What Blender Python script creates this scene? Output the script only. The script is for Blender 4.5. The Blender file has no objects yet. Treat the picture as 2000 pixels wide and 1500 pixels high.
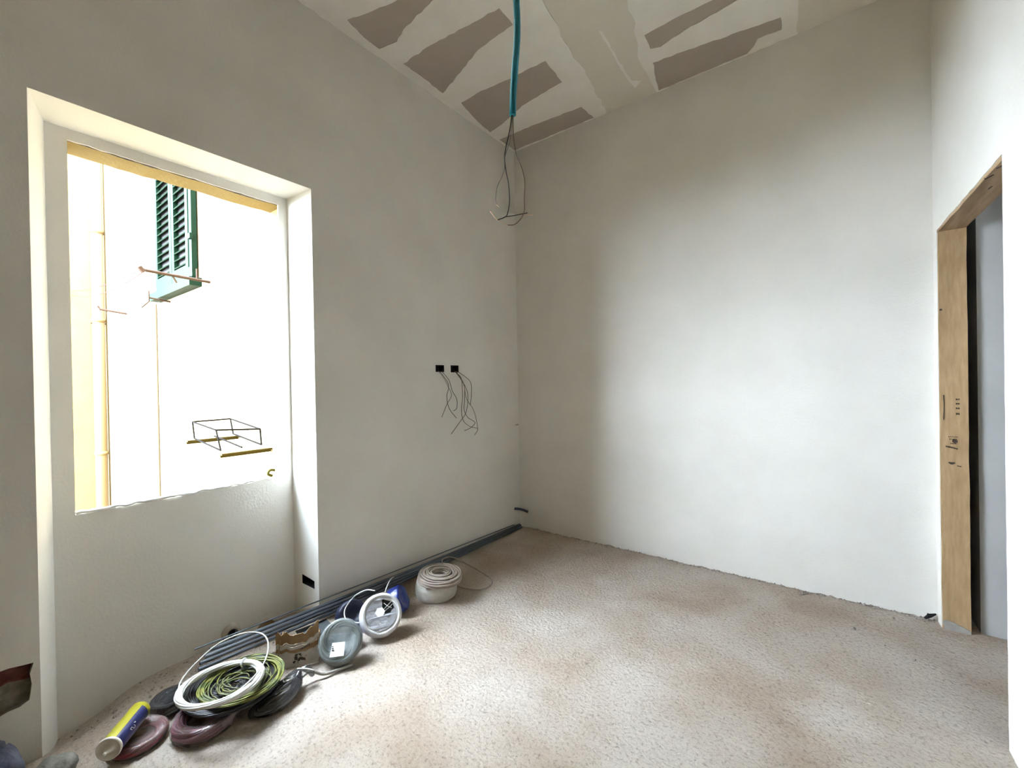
import bpy, bmesh, math, random
from mathutils import Vector, Matrix, noise
from mathutils.geometry import tessellate_polygon
random.seed(7)
S = bpy.context.scene
COL = S.collection
V = Vector
# ------------------------------------------------------------------ camera
cd = bpy.data.cameras.new('camera'); cam = bpy.data.objects.new('camera', cd); COL.objects.link(cam)
r_ = V((0.8009193, 0.59850686, -0.01782721)); u_ = V((0.01134363, 0.01460105, 0.99982905)); f_ = V((-0.59866484, 0.80098461, -0.00490502))
M = Matrix((r_, u_, -f_)).transposed().to_4x4(); M.translation = V((2.3698, -3.2626, 1.35))
cam.matrix_world = M
cd.sensor_width = 36; cd.lens = 840.916 / 2000 * 36; cd.clip_start = .02; cd.clip_end = 200
S.camera = cam
# ------------------------------------------------------------------ sky, exposure
w = bpy.data.worlds.new('overcast_sky'); S.world = w; w.use_nodes = True
nt = w.node_tree; bg = nt.nodes['Background']
tc = nt.nodes.new('ShaderNodeTexCoord'); sx = nt.nodes.new('ShaderNodeSeparateXYZ'); cr = nt.nodes.new('ShaderNodeValToRGB')
nt.links.new(tc.outputs['Generated'], sx.inputs[0]); nt.links.new(sx.outputs['Z'], cr.inputs[0]); nt.links.new(cr.outputs[0], bg.inputs[0])
cr.color_ramp.elements[0].color = (.78, .885, 1, 1); cr.color_ramp.elements[0].position = 0.0
cr.color_ramp.elements[1].color = (.71, .845, 1, 1); cr.color_ramp.elements[1].position = 1.0
bg.inputs[1].default_value = 14.0
S.view_settings.view_transform = 'Standard'; S.view_settings.look = 'None'; S.view_settings.gamma = 1
S.view_settings.use_curve_mapping = False
S.view_settings.exposure = 2.78
S.cycles.max_bounces = 24; S.cycles.diffuse_bounces = 16; S.cycles.transparent_max_bounces = 16
S.cycles.sample_clamp_indirect = 10; S.cycles.caustics_reflective = False; S.cycles.caustics_refractive = False

# ------------------------------------------------------------------ materials
def mat(name, col, rough=.6, metal=0, col2=None, scale=8, detail=6, bump=0, bscale=60, coat=0, trans=0, emit=None, ramp=(.35, .65), stretch=None, spec=.5):
    m = bpy.data.materials.new(name); m.use_nodes = True
    t = m.node_tree; b = t.nodes['Principled BSDF']
    b.inputs['Base Color'].default_value = (*col, 1); b.inputs['Roughness'].default_value = rough
    b.inputs['Metallic'].default_value = metal; b.inputs['Coat Weight'].default_value = coat
    b.inputs['Coat Roughness'].default_value = .12; b.inputs['Specular IOR Level'].default_value = spec
    co = t.nodes.new('ShaderNodeTexCoord'); out = co.outputs['Object']
    if stretch:
        mp = t.nodes.new('ShaderNodeMapping'); mp.inputs['Scale'].default_value = stretch
        t.links.new(out, mp.inputs[0]); out = mp.outputs[0]
    if col2:
        n = t.nodes.new('ShaderNodeTexNoise'); n.inputs['Scale'].default_value = scale; n.inputs['Detail'].default_value = detail
        r = t.nodes.new('ShaderNodeValToRGB'); r.color_ramp.elements[0].position, r.color_ramp.elements[1].position = ramp
        r.color_ramp.elements[0].color = (*col, 1); r.color_ramp.elements[1].color = (*col2, 1)
        t.links.new(out, n.inputs['Vector']); t.links.new(n.outputs['Fac'], r.inputs[0]); t.links.new(r.outputs[0], b.inputs['Base Color'])
    if bump:
        n = t.nodes.new('ShaderNodeTexNoise'); n.inputs['Scale'].default_value = bscale; n.inputs['Detail'].default_value = 5
        bp = t.nodes.new('ShaderNodeBump'); bp.inputs['Strength'].default_value = bump; bp.inputs['Distance'].default_value = .01
        t.links.new(out, n.inputs['Vector']); t.links.new(n.outputs['Fac'], bp.inputs['Height']); t.links.new(bp.outputs[0], b.inputs['Normal'])
    return m

def film(name, col, opac, rough=.12, dust=.5, bump=.6, bscale=25):
    """thin clear plastic: see-through, shiny, a little dusty"""
    m = bpy.data.materials.new(name); m.use_nodes = True; t = m.node_tree
    o = t.nodes['Material Output']; b = t.nodes['Principled BSDF']
    b.inputs['Base Color'].default_value = (*col, 1); b.inputs['Roughness'].default_value = rough; b.inputs['Specular IOR Level'].default_value = .9
    co = t.nodes.new('ShaderNodeTexCoord'); n = t.nodes.new('ShaderNodeTexNoise'); n.inputs['Scale'].default_value = bscale; n.inputs['Detail'].default_value = 4
    bp = t.nodes.new('ShaderNodeBump'); bp.inputs['Strength'].default_value = bump; bp.inputs['Distance'].default_value = .01
    t.links.new(co.outputs['Object'], n.inputs[0]); t.links.new(n.outputs[0], bp.inputs['Height']); t.links.new(bp.outputs[0], b.inputs['Normal'])
    tr = t.nodes.new('ShaderNodeBsdfTransparent'); mx = t.nodes.new('ShaderNodeMixShader')
    n2 = t.nodes.new('ShaderNodeTexNoise'); n2.inputs['Scale'].default_value = 14
    mr = t.nodes.new('ShaderNodeMapRange'); mr.inputs[1].default_value = .35; mr.inputs[2].default_value = .7
    mr.inputs[3].default_value = opac; mr.inputs[4].default_value = min(1, opac + dust)
    t.links.new(co.outputs['Object'], n2.inputs[0]); t.links.new(n2.outputs[0], mr.inputs[0])
    t.links.new(mr.outputs[0], mx.inputs[0]); t.links.new(tr.outputs[0], mx.inputs[1]); t.links.new(b.outputs[0], mx.inputs[2]); t.links.new(mx.outputs[0], o.inputs[0])
    return m

def floor_mat():
    m = bpy.data.materials.new('rough_screed'); m.use_nodes = True; t = m.node_tree; b = t.nodes['Principled BSDF']
    b.inputs['Roughness'].default_value = .95; b.inputs['Specular IOR Level'].default_value = .2
    N = t.nodes.new; L = t.links.new
    co = N('ShaderNodeTexCoord')
    n1 = N('ShaderNodeTexNoise'); n1.inputs['Scale'].default_value = 2.1; n1.inputs['Detail'].default_value = 7; n1.inputs['Distortion'].default_value = .25
    r1 = N('ShaderNodeValToRGB'); r1.color_ramp.elements[0].position = .36; r1.color_ramp.elements[1].position = .64
    r1.color_ramp.elements[0].color = (.465, .37, .285, 1); r1.color_ramp.elements[1].color = (.62, .545, .465, 1)
    n2 = N('ShaderNodeTexNoise'); n2.inputs['Scale'].default_value = 72; n2.inputs['Detail'].default_value = 8; n2.inputs['Roughness'].default_value = .72
    r2 = N('ShaderNodeValToRGB'); r2.color_ramp.elements[0].position = .33; r2.color_ramp.elements[1].position = .49
    r2.color_ramp.elements[0].color = (.58, .54, .51, 1); r2.color_ramp.elements[1].color = (1, 1, 1, 1)
    mx = N('ShaderNodeMix'); mx.data_type = 'RGBA'; mx.blend_type = 'MULTIPLY'; mx.inputs[0].default_value = 1
    vo = N('ShaderNodeTexVoronoi'); vo.inputs['Scale'].default_value = 62
    n3 = N('ShaderNodeTexNoise'); n3.inputs['Scale'].default_value = 60; n3.inputs['Detail'].default_value = 8; n3.inputs['Roughness'].default_value = .7
    ad = N('ShaderNodeMath'); ad.operation = 'MULTIPLY_ADD'; ad.inputs[1].default_value = -.18
    bp = N('ShaderNodeBump'); bp.inputs['Strength'].default_value = 1; bp.inputs['Distance'].default_value = .02
    for n in (n1, n2, n3): L(co.outputs['Object'], n.inputs['Vector'])
    L(co.outputs['Object'], vo.inputs['Vector'])
    L(n1.outputs[0], r1.inputs[0]); L(n2.outputs[0], r2.inputs[0]); L(r1.outputs[0], mx.inputs[6]); L(r2.outputs[0], mx.inputs[7]); L(mx.outputs[2], b.inputs['Base Color'])
    L(vo.outputs[0], ad.inputs[0]); L(n3.outputs[0], ad.inputs[2]); L(ad.outputs[0], bp.inputs['Height']); L(bp.outputs[0], b.inputs['Normal'])
    return m

PL = mat('wall_plaster', (.69, .67, .62), .9, col2=(.745, .725, .68), scale=2.2, detail=8, bump=.12, bscale=90, spec=.2)
PLC = mat('ceiling_paint', (.70, .665, .575), .9, col2=(.73, .695, .61), scale=3, bump=.08, bscale=60, spec=.2)
COMP = mat('joint_compound', (.80, .775, .71), .85, col2=(.85, .83, .78), scale=5, detail=8, bump=.1, bscale=40, spec=.2)
BOARD = mat('plasterboard_paper', (.44, .385, .325), .95, col2=(.46, .405, .345), scale=6, spec=.2)
FLOOR = floor_mat()
RUBBLE = mat('mortar_crumb', (.22, .18, .15), .95, col2=(.45, .4, .35), scale=60)
WOOD = mat('rough_pine', (.36, .235, .115), .85, col2=(.47, .325, .175), scale=60, detail=10, bump=.3, bscale=90, stretch=(1, 1, .16), ramp=(.3, .7))
WOODH = mat('rough_pine_header', (.30, .20, .11), .85, col2=(.46, .33, .20), scale=30, detail=8, bump=.35, bscale=40, stretch=(1, .12, 1))
DARK = mat('dark_ink', (.05, .03, .02), .8)
BLACK = mat('black_plastic_and_shade', (.008, .008, .009), .6, spec=.2)  # real black plastic, and shade painted into gaps and holes
BRICK = mat('broken_brick', (.10, .022, .022), .95, col2=(.20, .07, .06), scale=25, bump=1, bscale=30)
MORT_GAP = mat('broken_mortar_and_gap_shade', (.20, .18, .15), .95, col2=(.30, .27, .23), scale=40, bump=1, bscale=60)
YEL = mat('yellow_render', (.20, .135, .03), .9, col2=(.22, .15, .035), scale=6, bump=.3, bscale=50)
CREAM = mat('cream_render', (.19, .15, .09), .9, col2=(.21, .165, .10), scale=3, bump=.1, bscale=40)
GREEN = mat('green_shutter_paint', (.0022, .0145, .0085), .6, col2=(.003, .017, .010), scale=10, spec=.1)
PIPEO = mat('painted_drainpipe', (.15, .105, .05), .6, spec=.2)
RUST = mat('rusty_iron', (.03, .014, .008), .8, metal=.3, col2=(.05, .025, .014), scale=40)
GALV = mat('galvanised_steel', (.17, .19, .22), .35, metal=.85, col2=(.11, .125, .145), scale=30, stretch=(1, .1, 1))
TEAL = mat('teal_conduit_plastic', (.006, .20, .27), .45)
COPW = mat('brown_wire', (.10, .055, .035), .5); GREYW = mat('grey_wire', (.16, .15, .14), .5); BLKW = mat('black_wire', (.015, .014, .014), .4)
TIP = mat('bare_copper', (.75, .55, .42), .35, metal=.9)
WHC = mat('white_cable', (.60, .585, .54), .5, col2=(.50, .485, .44), scale=20)
BGE = mat('beige_cable', (.42, .355, .30), .6, col2=(.32, .265, .215), scale=20)
YGC = mat('yellow_green_wire', (.15, .15, .018), .5, col2=(.07, .09, .016), scale=18, ramp=(.5, .56))
YGD = mat('dark_green_wire', (.09, .095, .02), .5)
BLUE = mat('blue_wrap', (.004, .018, .17), .35, coat=.2, bump=.4, bscale=30)
BLUE_SHADED = mat('blue_wrap_shaded', (.002, .004, .022), .55, bump=.4, bscale=30)  # darker copy of the blue wrap, deep shade put into the colour
MAUV = mat('mauve_wire', (.16, .045, .065), .5, col2=(.22, .075, .10), scale=30)
REDW = mat('red_wire', (.17, .02, .03), .5, col2=(.22, .04, .05), scale=30)
CARD = mat('cardboard', (.22, .13, .06), .9, col2=(.28, .175, .09), scale=25, stretch=(1, 1, .2))
CWH = mat('printed_white_card', (.50, .46, .39), .75, col2=(.40, .36, .30), scale=20)
LABEL = mat('white_paper_label', (.82, .83, .84), .6)
CANY = mat('yellow_can_print', (.36, .33, .01), .35, metal=.1, coat=.3); CANB = mat('navy_can_print', (.012, .018, .11), .35, coat=.4)
CANW = mat('white_can_plastic', (.72, .69, .62), .4, col2=(.62, .58, .5), scale=30)
GREYB = mat('grey_plastic', (.035, .04, .042), .6, bump=.15)
STONE = mat('mortar_lump', (.13, .13, .11), .95, col2=(.22, .21, .19), scale=25, bump=1, bscale=40)
CLOTH = mat('dusty_blue_cloth', (.05, .06, .10), .95, col2=(.13, .14, .20), scale=18, bump=.5, bscale=80)
BLUEC = mat('dark_blue_conduit', (.012, .02, .07), .5)
CLEAR = film('clear_dusty_film', (.27, .30, .295), .14, dust=.40, rough=.1)
WHFILM = film('white_dusty_film', (.78, .78, .80), .45, dust=.4, rough=.25)
SMOKE = film('smoky_film', (.03, .03, .033), .55, dust=.35, rough=.07, bump=.8, bscale=16)
PKFILM = film('dusty_pink_film', (.20, .145, .14), .18, dust=.55, rough=.3)
GROUND = mat('courtyard_paving', (.06, .05, .035), .9)

# ------------------------------------------------------------------ helpers
def link(name, verts, faces, m, parent=None, smooth=False, mats=None, idx=None):
    me = bpy.data.meshes.new(name); me.from_pydata([tuple(v) for v in verts], [], faces); me.update()
    for x in (mats or [m]): me.materials.append(x)
    if idx: me.polygons.foreach_set('material_index', idx)
    if smooth: me.polygons.foreach_set('use_smooth', [True] * len(me.polygons))
    o = bpy.data.objects.new(name, me); COL.objects.link(o)
    if parent: o.parent = parent
    return o
def fixn(o):
    bm = bmesh.new(); bm.from_mesh(o.data); bmesh.ops.remove_doubles(bm, verts=bm.verts, dist=1e-5)
    bmesh.ops.recalc_face_normals(bm, faces=bm.faces); bm.to_mesh(o.data); bm.free(); return o
def tag(o, label=None, cat=None, group=None, kind=None):
    for k, v in (('label', label), ('category', cat), ('group', group), ('kind', kind)):
        if v: o[k] = v
    return o
def thing(name, label, cat, loc, mw=None, group=None):
    o = bpy.data.objects.new(name, None); COL.objects.link(o); o.empty_display_size = .05
    if mw is not None: o.matrix_world = mw
    else: o.location = loc
    return tag(o, label, cat, group)
class MB:
    def __init__(s): s.v = []; s.f = []; s.i = []
    def add(s, v, f, k=0):
        n = len(s.v); s.v += [V(x) for x in v]; s.f += [[i + n for i in q] for q in f]; s.i += [k] * len(f); return s
    def box(s, a, b, k=0, rot=None):
        (x0, y0, z0), (x1, y1, z1) = a, b
        v = [(x0, y0, z0), (x1, y0, z0), (x1, y1, z0), (x0, y1, z0), (x0, y0, z1), (x1, y0, z1), (x1, y1, z1), (x0, y1, z1)]
        if rot: v = [rot @ V(x) for x in v]
        return s.add(v, [(0, 3, 2, 1), (4, 5, 6, 7), (0, 1, 5, 4), (1, 2, 6, 5), (2, 3, 7, 6), (3, 0, 4, 7)], k)
    def tube(s, pts, r, n=8, closed=False, cap=True, k=0):
        pts = [V(p) for p in pts]; N = len(pts); vs = []; up = None
        for i, p in enumerate(pts):
            a = pts[(i - 1) % N] if closed or i > 0 else p; b = pts[(i + 1) % N] if closed or i < N - 1 else p
            t = (b - a).normalized()
            if up is None: up = t.orthogonal().normalized()
            up = (up - t * up.dot(t)).normalized(); sd = t.cross(up)
            rr = r[i] if isinstance(r, (list, tuple)) else r
            vs += [p + (up * math.cos(2 * math.pi * j / n) + sd * math.sin(2 * math.pi * j / n)) * rr for j in range(n)]
        f = []
        for i in range(N if closed else N - 1):
            q = (i + 1) % N
            f += [(i * n + j, i * n + (j + 1) % n, q * n + (j + 1) % n, q * n + j) for j in range(n)]
        if cap and not closed: f += [tuple(range(n - 1, -1, -1)), tuple((N - 1) * n + j for j in range(n))]
        return s.add(vs, f, k)
    def lathe(s, prof, n=40, k=0):
        vs = []; f = []
        for r, z in prof: vs += [(r * math.cos(2 * math.pi * j / n), r * math.sin(2 * math.pi * j / n), z) for j in range(n)]
        for i in range(len(prof) - 1): f += [(i * n + j, i * n + (j + 1) % n, (i + 1) * n + (j + 1) % n, (i + 1) * n + j) for j in range(n)]
        return s.add(vs, f, k)
    def poly(s, outer, holes, to3, k=0, flip=False):
        """flat polygon with holes; to3 maps (a, b) to 3D"""
        loops = [[V((a, b, 0)) for a, b in l] for l in [outer] + list(holes)]
        flat = [p for l in loops for p in l]
        tr = tessellate_polygon(loops)
        return s.add([to3(p.x, p.y) for p in flat], [tuple(reversed(t)) if flip else tuple(t) for t in tr], k)
    def skirt(s, loop, to_a, to_b, k=0):
        n = len(loop); v = [to_a(*p) for p in loop] + [to_b(*p) for p in loop]
        return s.add(v, [(i, (i + 1) % n, n + (i + 1) % n, n + i) for i in range(n)], k)
    def xf(s, m): s.v = [m @ x for x in s.v]; return s
    def out(s, name, m, parent=None, smooth=False, mats=None, fix=True):
        o = link(name, s.v, s.f, m, parent, smooth, mats, s.i if mats else None)
        return fixn(o) if fix else o
def spl(pts, n=8, closed=False):
    pts = [V(p) for p in pts]; N = len(pts); o = []
    for i in range(N if closed else N - 1):
        g = (lambda j: pts[j % N]) if closed else (lambda j: pts[max(0, min(N - 1, j))])
        a, b, c, d = g(i - 1), g(i), g(i + 1), g(i + 2)
        for k in range(n):
            t = k / n
            o.append(.5 * (2 * b + (c - a) * t + (2 * a - 5 * b + 4 * c - d) * t * t + (3 * b - a - 3 * c + d) * t ** 3))
    if not closed: o.append(pts[-1])
    return o
def frame(c, n, roll=0):
    """matrix with local z along n at c"""
    z = V(n).normalized(); x = V((0, 0, 1)).cross(z)
    x = x.normalized() if x.length > 1e-4 else V((1, 0, 0)); y = z.cross(x)
    m = Matrix((x, y, z)).transposed().to_4x4() @ Matrix.Rotation(roll, 4, 'Z'); m.translation = V(c); return m
def rag(loop, amp, step=.04, seed=0, closed=True):
    o = []; n = len(loop); rnd = random.Random(seed)
    for i in range(n if closed else n - 1):
        a, b = V(loop[i]), V(loop[(i + 1) % n]); L = (b - a).length; k = max(1, int(L / step))
        for j in range(k):
            p = a.lerp(b, j / k); q = V((-(b - a).y, (b - a).x)) / L
            if j: p = p + q * rnd.uniform(-amp, amp)
            o.append((p.x, p.y))
    if not closed: o.append(tuple(loop[-1]))
    return o
def strands(mb, R, a, b, n, r, seed=0, wob=.004, segs=64, z0=0, k=0, turns=1):
    """n closed windings of wire radius r in a ring of cross-section a (radial) x b (vertical)"""
    rnd = random.Random(seed)
    for i in range(n):
        th = 2 * math.pi * i * .382; q = math.sqrt((i + .5) / n); ph = rnd.uniform(0, 6.28); e = rnd.uniform(-1, 1) * wob; e2 = rnd.uniform(-1, 1) * wob
        pts = []
        for j in range(segs):
            t = 2 * math.pi * j / segs
            aa = th + turns * t * rnd.choice((1,))
            rr = R + a * q * math.cos(aa) + e * math.sin(2 * t + ph) + e2 * math.cos(t + ph); zz = z0 + b * q * math.sin(aa) + e2 * .6 * math.sin(3 * t + ph)
            pts.append((rr * math.cos(t), rr * math.sin(t), zz))
        mb.tube(pts, r, 6, closed=True, k=k)
    return mb

# ================================================================== STRUCTURE
H = 3.4977
D1 = -.22; D2 = -.37
# niche and window outlines on the left wall (coordinates y, z)
NY0, NY1, NZ = -3.046, -1.969, 2.468
ny0, ny1, nz = -2.982, -2.0, 2.458
WY0, WY1, WZ0, WZ1 = -2.915, -2.05, .818, 2.41
YB = -6.2                                               # wall behind the camera
wl = MB()
X = lambda x: (lambda a, b: (x, a, b))
hole = rag([(-3.36, .40), (-3.22, .375), (-3.12, .359), (-3.084, .352), (-3.062, .349), (-3.072, .313), (-3.068, .275), (-3.071, .244), (-3.075, .219), (-3.15, .20), (-3.27, .14), (-3.38, .17)], .006, .02, 3)
bx = [[(-1.037, 1.434), (-.952, 1.434), (-.952, 1.486), (-1.037, 1.486)], [(-.88, 1.432), (-.795, 1.432), (-.795, 1.487), (-.88, 1.487)]]
outer = [(YB, -.15), (NY0, -.15), (NY0, NZ), (NY1, NZ), (NY1, -.15), (.0, -.15), (.0, H + .1), (YB, H + .1)]
wl.poly(outer, [hole] + bx, X(0), flip=False)
# niche reveals, soffit, niche back with the window opening
sill = [(WY0 + (WY1 - WY0) * i / 40, WZ0 + .008 * noise.noise(V((i * .35, 2, 0))) + .012 * max(0, noise.noise(V((i * .22, 9, 0))))) for i in range(41)]
top = [(WY1 - (WY1 - WY0) * i / 40, WZ1 + .004 * noise.noise(V((i * .5, 5, 0)))) for i in range(41)]
win = sill + top
wl.add([(0, NY0, -.15), (D1, ny0, -.15), (D1, ny0, nz), (0, NY0, NZ), (D1, ny1, nz), (0, NY1, NZ)], [(0, 1, 2, 3), (3, 2, 4, 5)])
# right reveal with a square hole left for a junction box (coordinates depth, z)
rv = lambda s, z: (D1 * s, NY1 + (ny1 - NY1) * s, z)
sq = [(.17, .178), (.66, .19), (.66, .243), (.17, .222)]
rv0 = lambda s, z: V(rv(s, z)) + V((0, .06, 0))
wl.poly([(0, -.15), (1, -.15), (1, nz), (0, NZ)], [sq], rv)
wl.poly([(ny0, -.15), (ny1, -.15), (ny1, nz), (ny0, nz)], [win], X(D1))
wl.skirt(win, X(D1), X(-.232))
# outer leaf of the wall, painted yellow, with a slightly tighter opening
win2 = rag([(-2.93, .80), (-2.03, .80), (-2.03, 2.405), (-2.93, 2.405)], .003, .05, 8)
wl.skirt(win2, X(-.228), X(D2), 1)
wl.poly([(-2.98, .74), (-1.99, .74), (-1.99, 2.47), (-2.98, 2.47)], [win2], X(-.228), 4)  # thin dark line over the opening, a shadow gap put in as colour
wl.poly([(-9, -4), (0.3, -4), (0.3, 6.5), (-9, 6.5)], [win2], X(D2), 1)
# broken hole in the plaster
wl.skirt(hole, X(0), X(-.02), 3)
MORTG = mat('grey_mortar', (.30, .28, .26), .95, col2=(.38, .36, .33), scale=40)
wallL = wl.out('wall_left', PL, mats=[PL, YEL, PL, MORT_GAP, MORT_GAP], fix=False); tag(wallL, kind='structure')
bb = MB(); rnd = random.Random(4)
G = 14
gv = [(-.045 + .025 * noise.noise(V((i * .5, j * .6, 1))) + (.02 if j < 5 else 0), -3.42 + .38 * i / G, .10 + .32 * j / G) for j in range(G + 1) for i in range(G + 1)]
bb.add(gv, [(j * (G + 1) + i, j * (G + 1) + i + 1, (j + 1) * (G + 1) + i + 1, (j + 1) * (G + 1) + i) for j in range(G) for i in range(G)])
bb.i = [1 if (q % G) > G * .60 and (q // G) < G * .55 else 0 for q in range(G * G)]
bb.out('broken_brickwork', BRICK, wallL, smooth=True, mats=[BRICK, MORT_GAP])
MB().poly(sq, [], rv0).skirt(sq, rv, rv0).out('box_recess', BLACK, wallL)['label'] = 'black square recess in the niche reveal'
# rough mortar line left under the window opening
ml = MB(); pr = []
for i in range(60):
    y = WY0 + (WY1 - WY0) * i / 59
    pr.append((D1 + .006, y, WZ0 + .006 + .010 * noise.noise(V((i * .4, 0, 3)))))
ml.tube(pr, [.006 + .005 * abs(noise.noise(V((i * .6, 4, 4)))) for i in range(60)], 6)
ml.out('mortar_edge', COMP, wallL, smooth=True)

# back wall with slightly uneven plaster foot
wb = MB(); foot = [(-.05 + 2.964 * i / 90, -.002 + .020 * noise.noise(V((i * .33, 0, 7))) + .014 * noise.noise(V((i * 1.1, 3, 7)))) for i in range(91)]
wb.poly([(-.4, -.15), (2.916, -.15), (2.916, H + .1), (-.4, H + .1)], [], lambda a, b: (a, 0.03, b))
up = foot + [(2.914, H + .1), (-.05, H + .1)]
wb.poly(up, [], lambda a, b: (a, 0, b)); wb.skirt(up, lambda a, b: (a, 0, b), lambda a, b: (a, .03, b))
wallB = wb.out('wall_back', PL); tag(wallB, kind='structure')
# right wall, a little out of square, with a door opening
RX = lambda y: 2.812 - .0455 * y
DY0, DY1, DZ = -.083, -.985, 2.104
T = .107
wr = MB()
dl = [(0.02, -.15), (DY0, -.15), (DY0, DZ), (DY1, DZ + .012), (DY1, -.15), (YB, -.15), (YB, H + .1), (0.02, H + .1)]
edge = rag([(DY0 + .012, -.15), (DY0 + .012, DZ + .012)], .0015, .06, 5, False) + rag([(DY0 + .012, DZ + .012), (DY1, DZ + .024)], .003, .05, 6, False)[1:] + rag([(DY1, DZ + .024), (DY1, -.15)], .002, .06, 7, False)[1:]
dl = [(0.02, -.15)] + edge + [(-2.3, -.15), (-2.3, 2.2), (-3.4, 2.2), (-3.4, -.15), (YB, -.15), (YB, H + .1), (0.02, H + .1)]  # second opening, out of view, added to let light into the next room
A3 = lambda a, b: (RX(a), a, b); B3 = lambda a, b: (RX(a) + T, a, b)
wr.poly(dl, [], A3); wr.poly(dl, [], B3); wr.skirt(dl, A3, B3)
wallR = wr.out('wall_right', PL); tag(wallR, kind='structure')
# wall behind the camera, and the room beyond the door
wf = MB().box((-.25, YB - .15, -.15), (3.3, YB, H + .1)).out('wall_front', PL); tag(wf, kind='structure')
wn = MB(); wn.box((2.966, -.036, -.15), (4.8, .30, 2.9)); wn.box((2.90, .28, -.15), (2.97, .33, 2.9)); wn.box((2.88, .031, -.15), (2.918, .3, 2.9)); wn.box((2.86, -.01, -.2), (2.97, .33, -.004)); wn.box((2.90, .031, 2.74), (2.97, .33, 2.9)); wn.box((4.75, -4.7, -.15), (4.85, .03, 2.9)); wn.box((3.1, -4.75, -.15), (4.85, -4.65, 2.9))  # slot beside the post made deep and closed so that strip stays dark
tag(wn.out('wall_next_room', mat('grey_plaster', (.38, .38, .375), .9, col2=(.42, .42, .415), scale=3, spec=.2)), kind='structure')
tag(MB().box((2.925, -.3, 2.75), (4.85, .03, 2.9)).box((2.975, -1.5, 2.75), (4.85, -.3, 2.9)).box((3.14, -4.75, 2.75), (4.85, -1.5, 2.9)).out('ceiling_next_room', PL), kind='structure')

# ceiling: painted board, filler bands, bare plasterboard strips
ceil = MB().box((-.4, YB, H), (3.2, .05, H + .1)).out('ceiling', PLC); tag(ceil, kind='structure')
Zc = lambda z: (lambda a, b: (a, b, z))
str1 = [[(.095, -2.36), (.80, -2.30), (.80, -2.12), (.085, -2.06)],
        [(.102, -1.784), (.25, -1.735), (.436, -1.688), (.80, -1.66), (.80, -1.52), (.594, -1.565), (.30, -1.535), (.20, -1.50), (.062, -1.534), (.075, -1.68)],
        [(.08, -1.356), (.35, -1.352), (.857, -1.297), (.85, -1.154), (.55, -1.135), (.33, -1.06), (.074, -.983), (.082, -1.2)],
        [(.106, -.824), (.28, -.83), (.55, -.80), (.847, -.789), (.832, -.538), (.45, -.50), (.20, -.415), (.03, -.383), (.06, -.63), (.085, -.75)],
        [(.024, -.248), (.40, -.238), (.809, -.205), (.824, -.012), (.30, -.014), (.021, -.02)]]
str2 = [[(1.448, -.589), (1.62, -.60), (1.839, -.594), (2.05, -.57), (2.05, -.48), (1.955, -.504), (1.66, -.47), (1.50, -.43), (1.44, -.454)],
        [(1.412, -.322), (1.60, -.30), (2.141, -.215), (2.137, -.104), (2.06, -.115), (2.009, -.114), (1.98, -.06), (1.934, -.012), (1.352, -.014)]]
str3 = [[(1.46, -1.25), (2.05, -1.22), (2.05, -1.02), (1.46, -.98)]]
def compound(out, holes, name, seed):
    m = MB(); o = rag(out, .012, .05, seed); hs = [rag(h, .005, .035, seed + i) for i, h in enumerate(holes)]
    m.poly(o, hs, Zc(H - .003)); m.skirt(o, Zc(H - .003), Zc(H))
    for h in hs: m.skirt(h, Zc(H - .003), Zc(H))
    m.out(name, COMP, ceil)
    for h in hs:
        b = MB(); b.poly(h, [], Zc(H - .001)); b.out('plasterboard_strip', BOARD, ceil)
compound([(.0, -2.6), (1.12, -2.6), (1.10, -1.75), (1.081, -1.185), (1.03, -.8), (1.0, -.45), (.95, -.08), (.93, -.001), (.0, -.001)], str1, 'filler_band', 20)
compound([(1.47, -1.6), (1.46, -1.0), (1.443, -.773), (1.40, -.6), (1.35, -.441), (1.343, -.2), (1.335, -.001), (2.215, -.001), (2.234, -.286), (2.25, -.8), (2.26, -1.6)], str3 + str2, 'filler_band', 60)
o = rag([(1.236, -.80), (1.252, -.78), (1.236, -.45), (1.232, -.25), (1.29, -.20), (1.22, -.15), (1.212, -.3), (1.225, -.5)], .005, .04, 9)
MB().poly(o, [], Zc(H - .002)).skirt(o, Zc(H - .002), Zc(H)).out('filler_streak', COMP, ceil)

# floor: rough screed
fl = MB(); nx, ny = 230, 300; x0, x1, y0, y1 = -.34, 4.8, YB, .04
def fz(x, y):
    z = .006 * noise.noise(V((x * 3, y * 3, 0))) + .0035 * noise.noise(V((x * 11, y * 11, 4))) + .0028 * noise.noise(V((x * 31, y * 31, 8)))
    d = math.hypot((x + .22) / .28, (y + 3.0) / .32)
    if d < 1: z -= .085 * (1 - d * d) ** 2 * 1.1
    return z
for j in range(ny + 1):
    for i in range(nx + 1):
        a = i / nx; x = x0 + (x1 - x0) * (a ** 1.25); y = y0 + (y1 - y0) * j / ny
        fl.v.append(V((x, y, fz(x, y))))
fl.f = [(j * (nx + 1) + i, j * (nx + 1) + i + 1, (j + 1) * (nx + 1) + i + 1, (j + 1) * (nx + 1) + i) for j in range(ny) for i in range(nx)]; fl.i = [0] * len(fl.f)
floor = fl.out('floor', FLOOR, smooth=True, fix=False); tag(floor, kind='structure')
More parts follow.
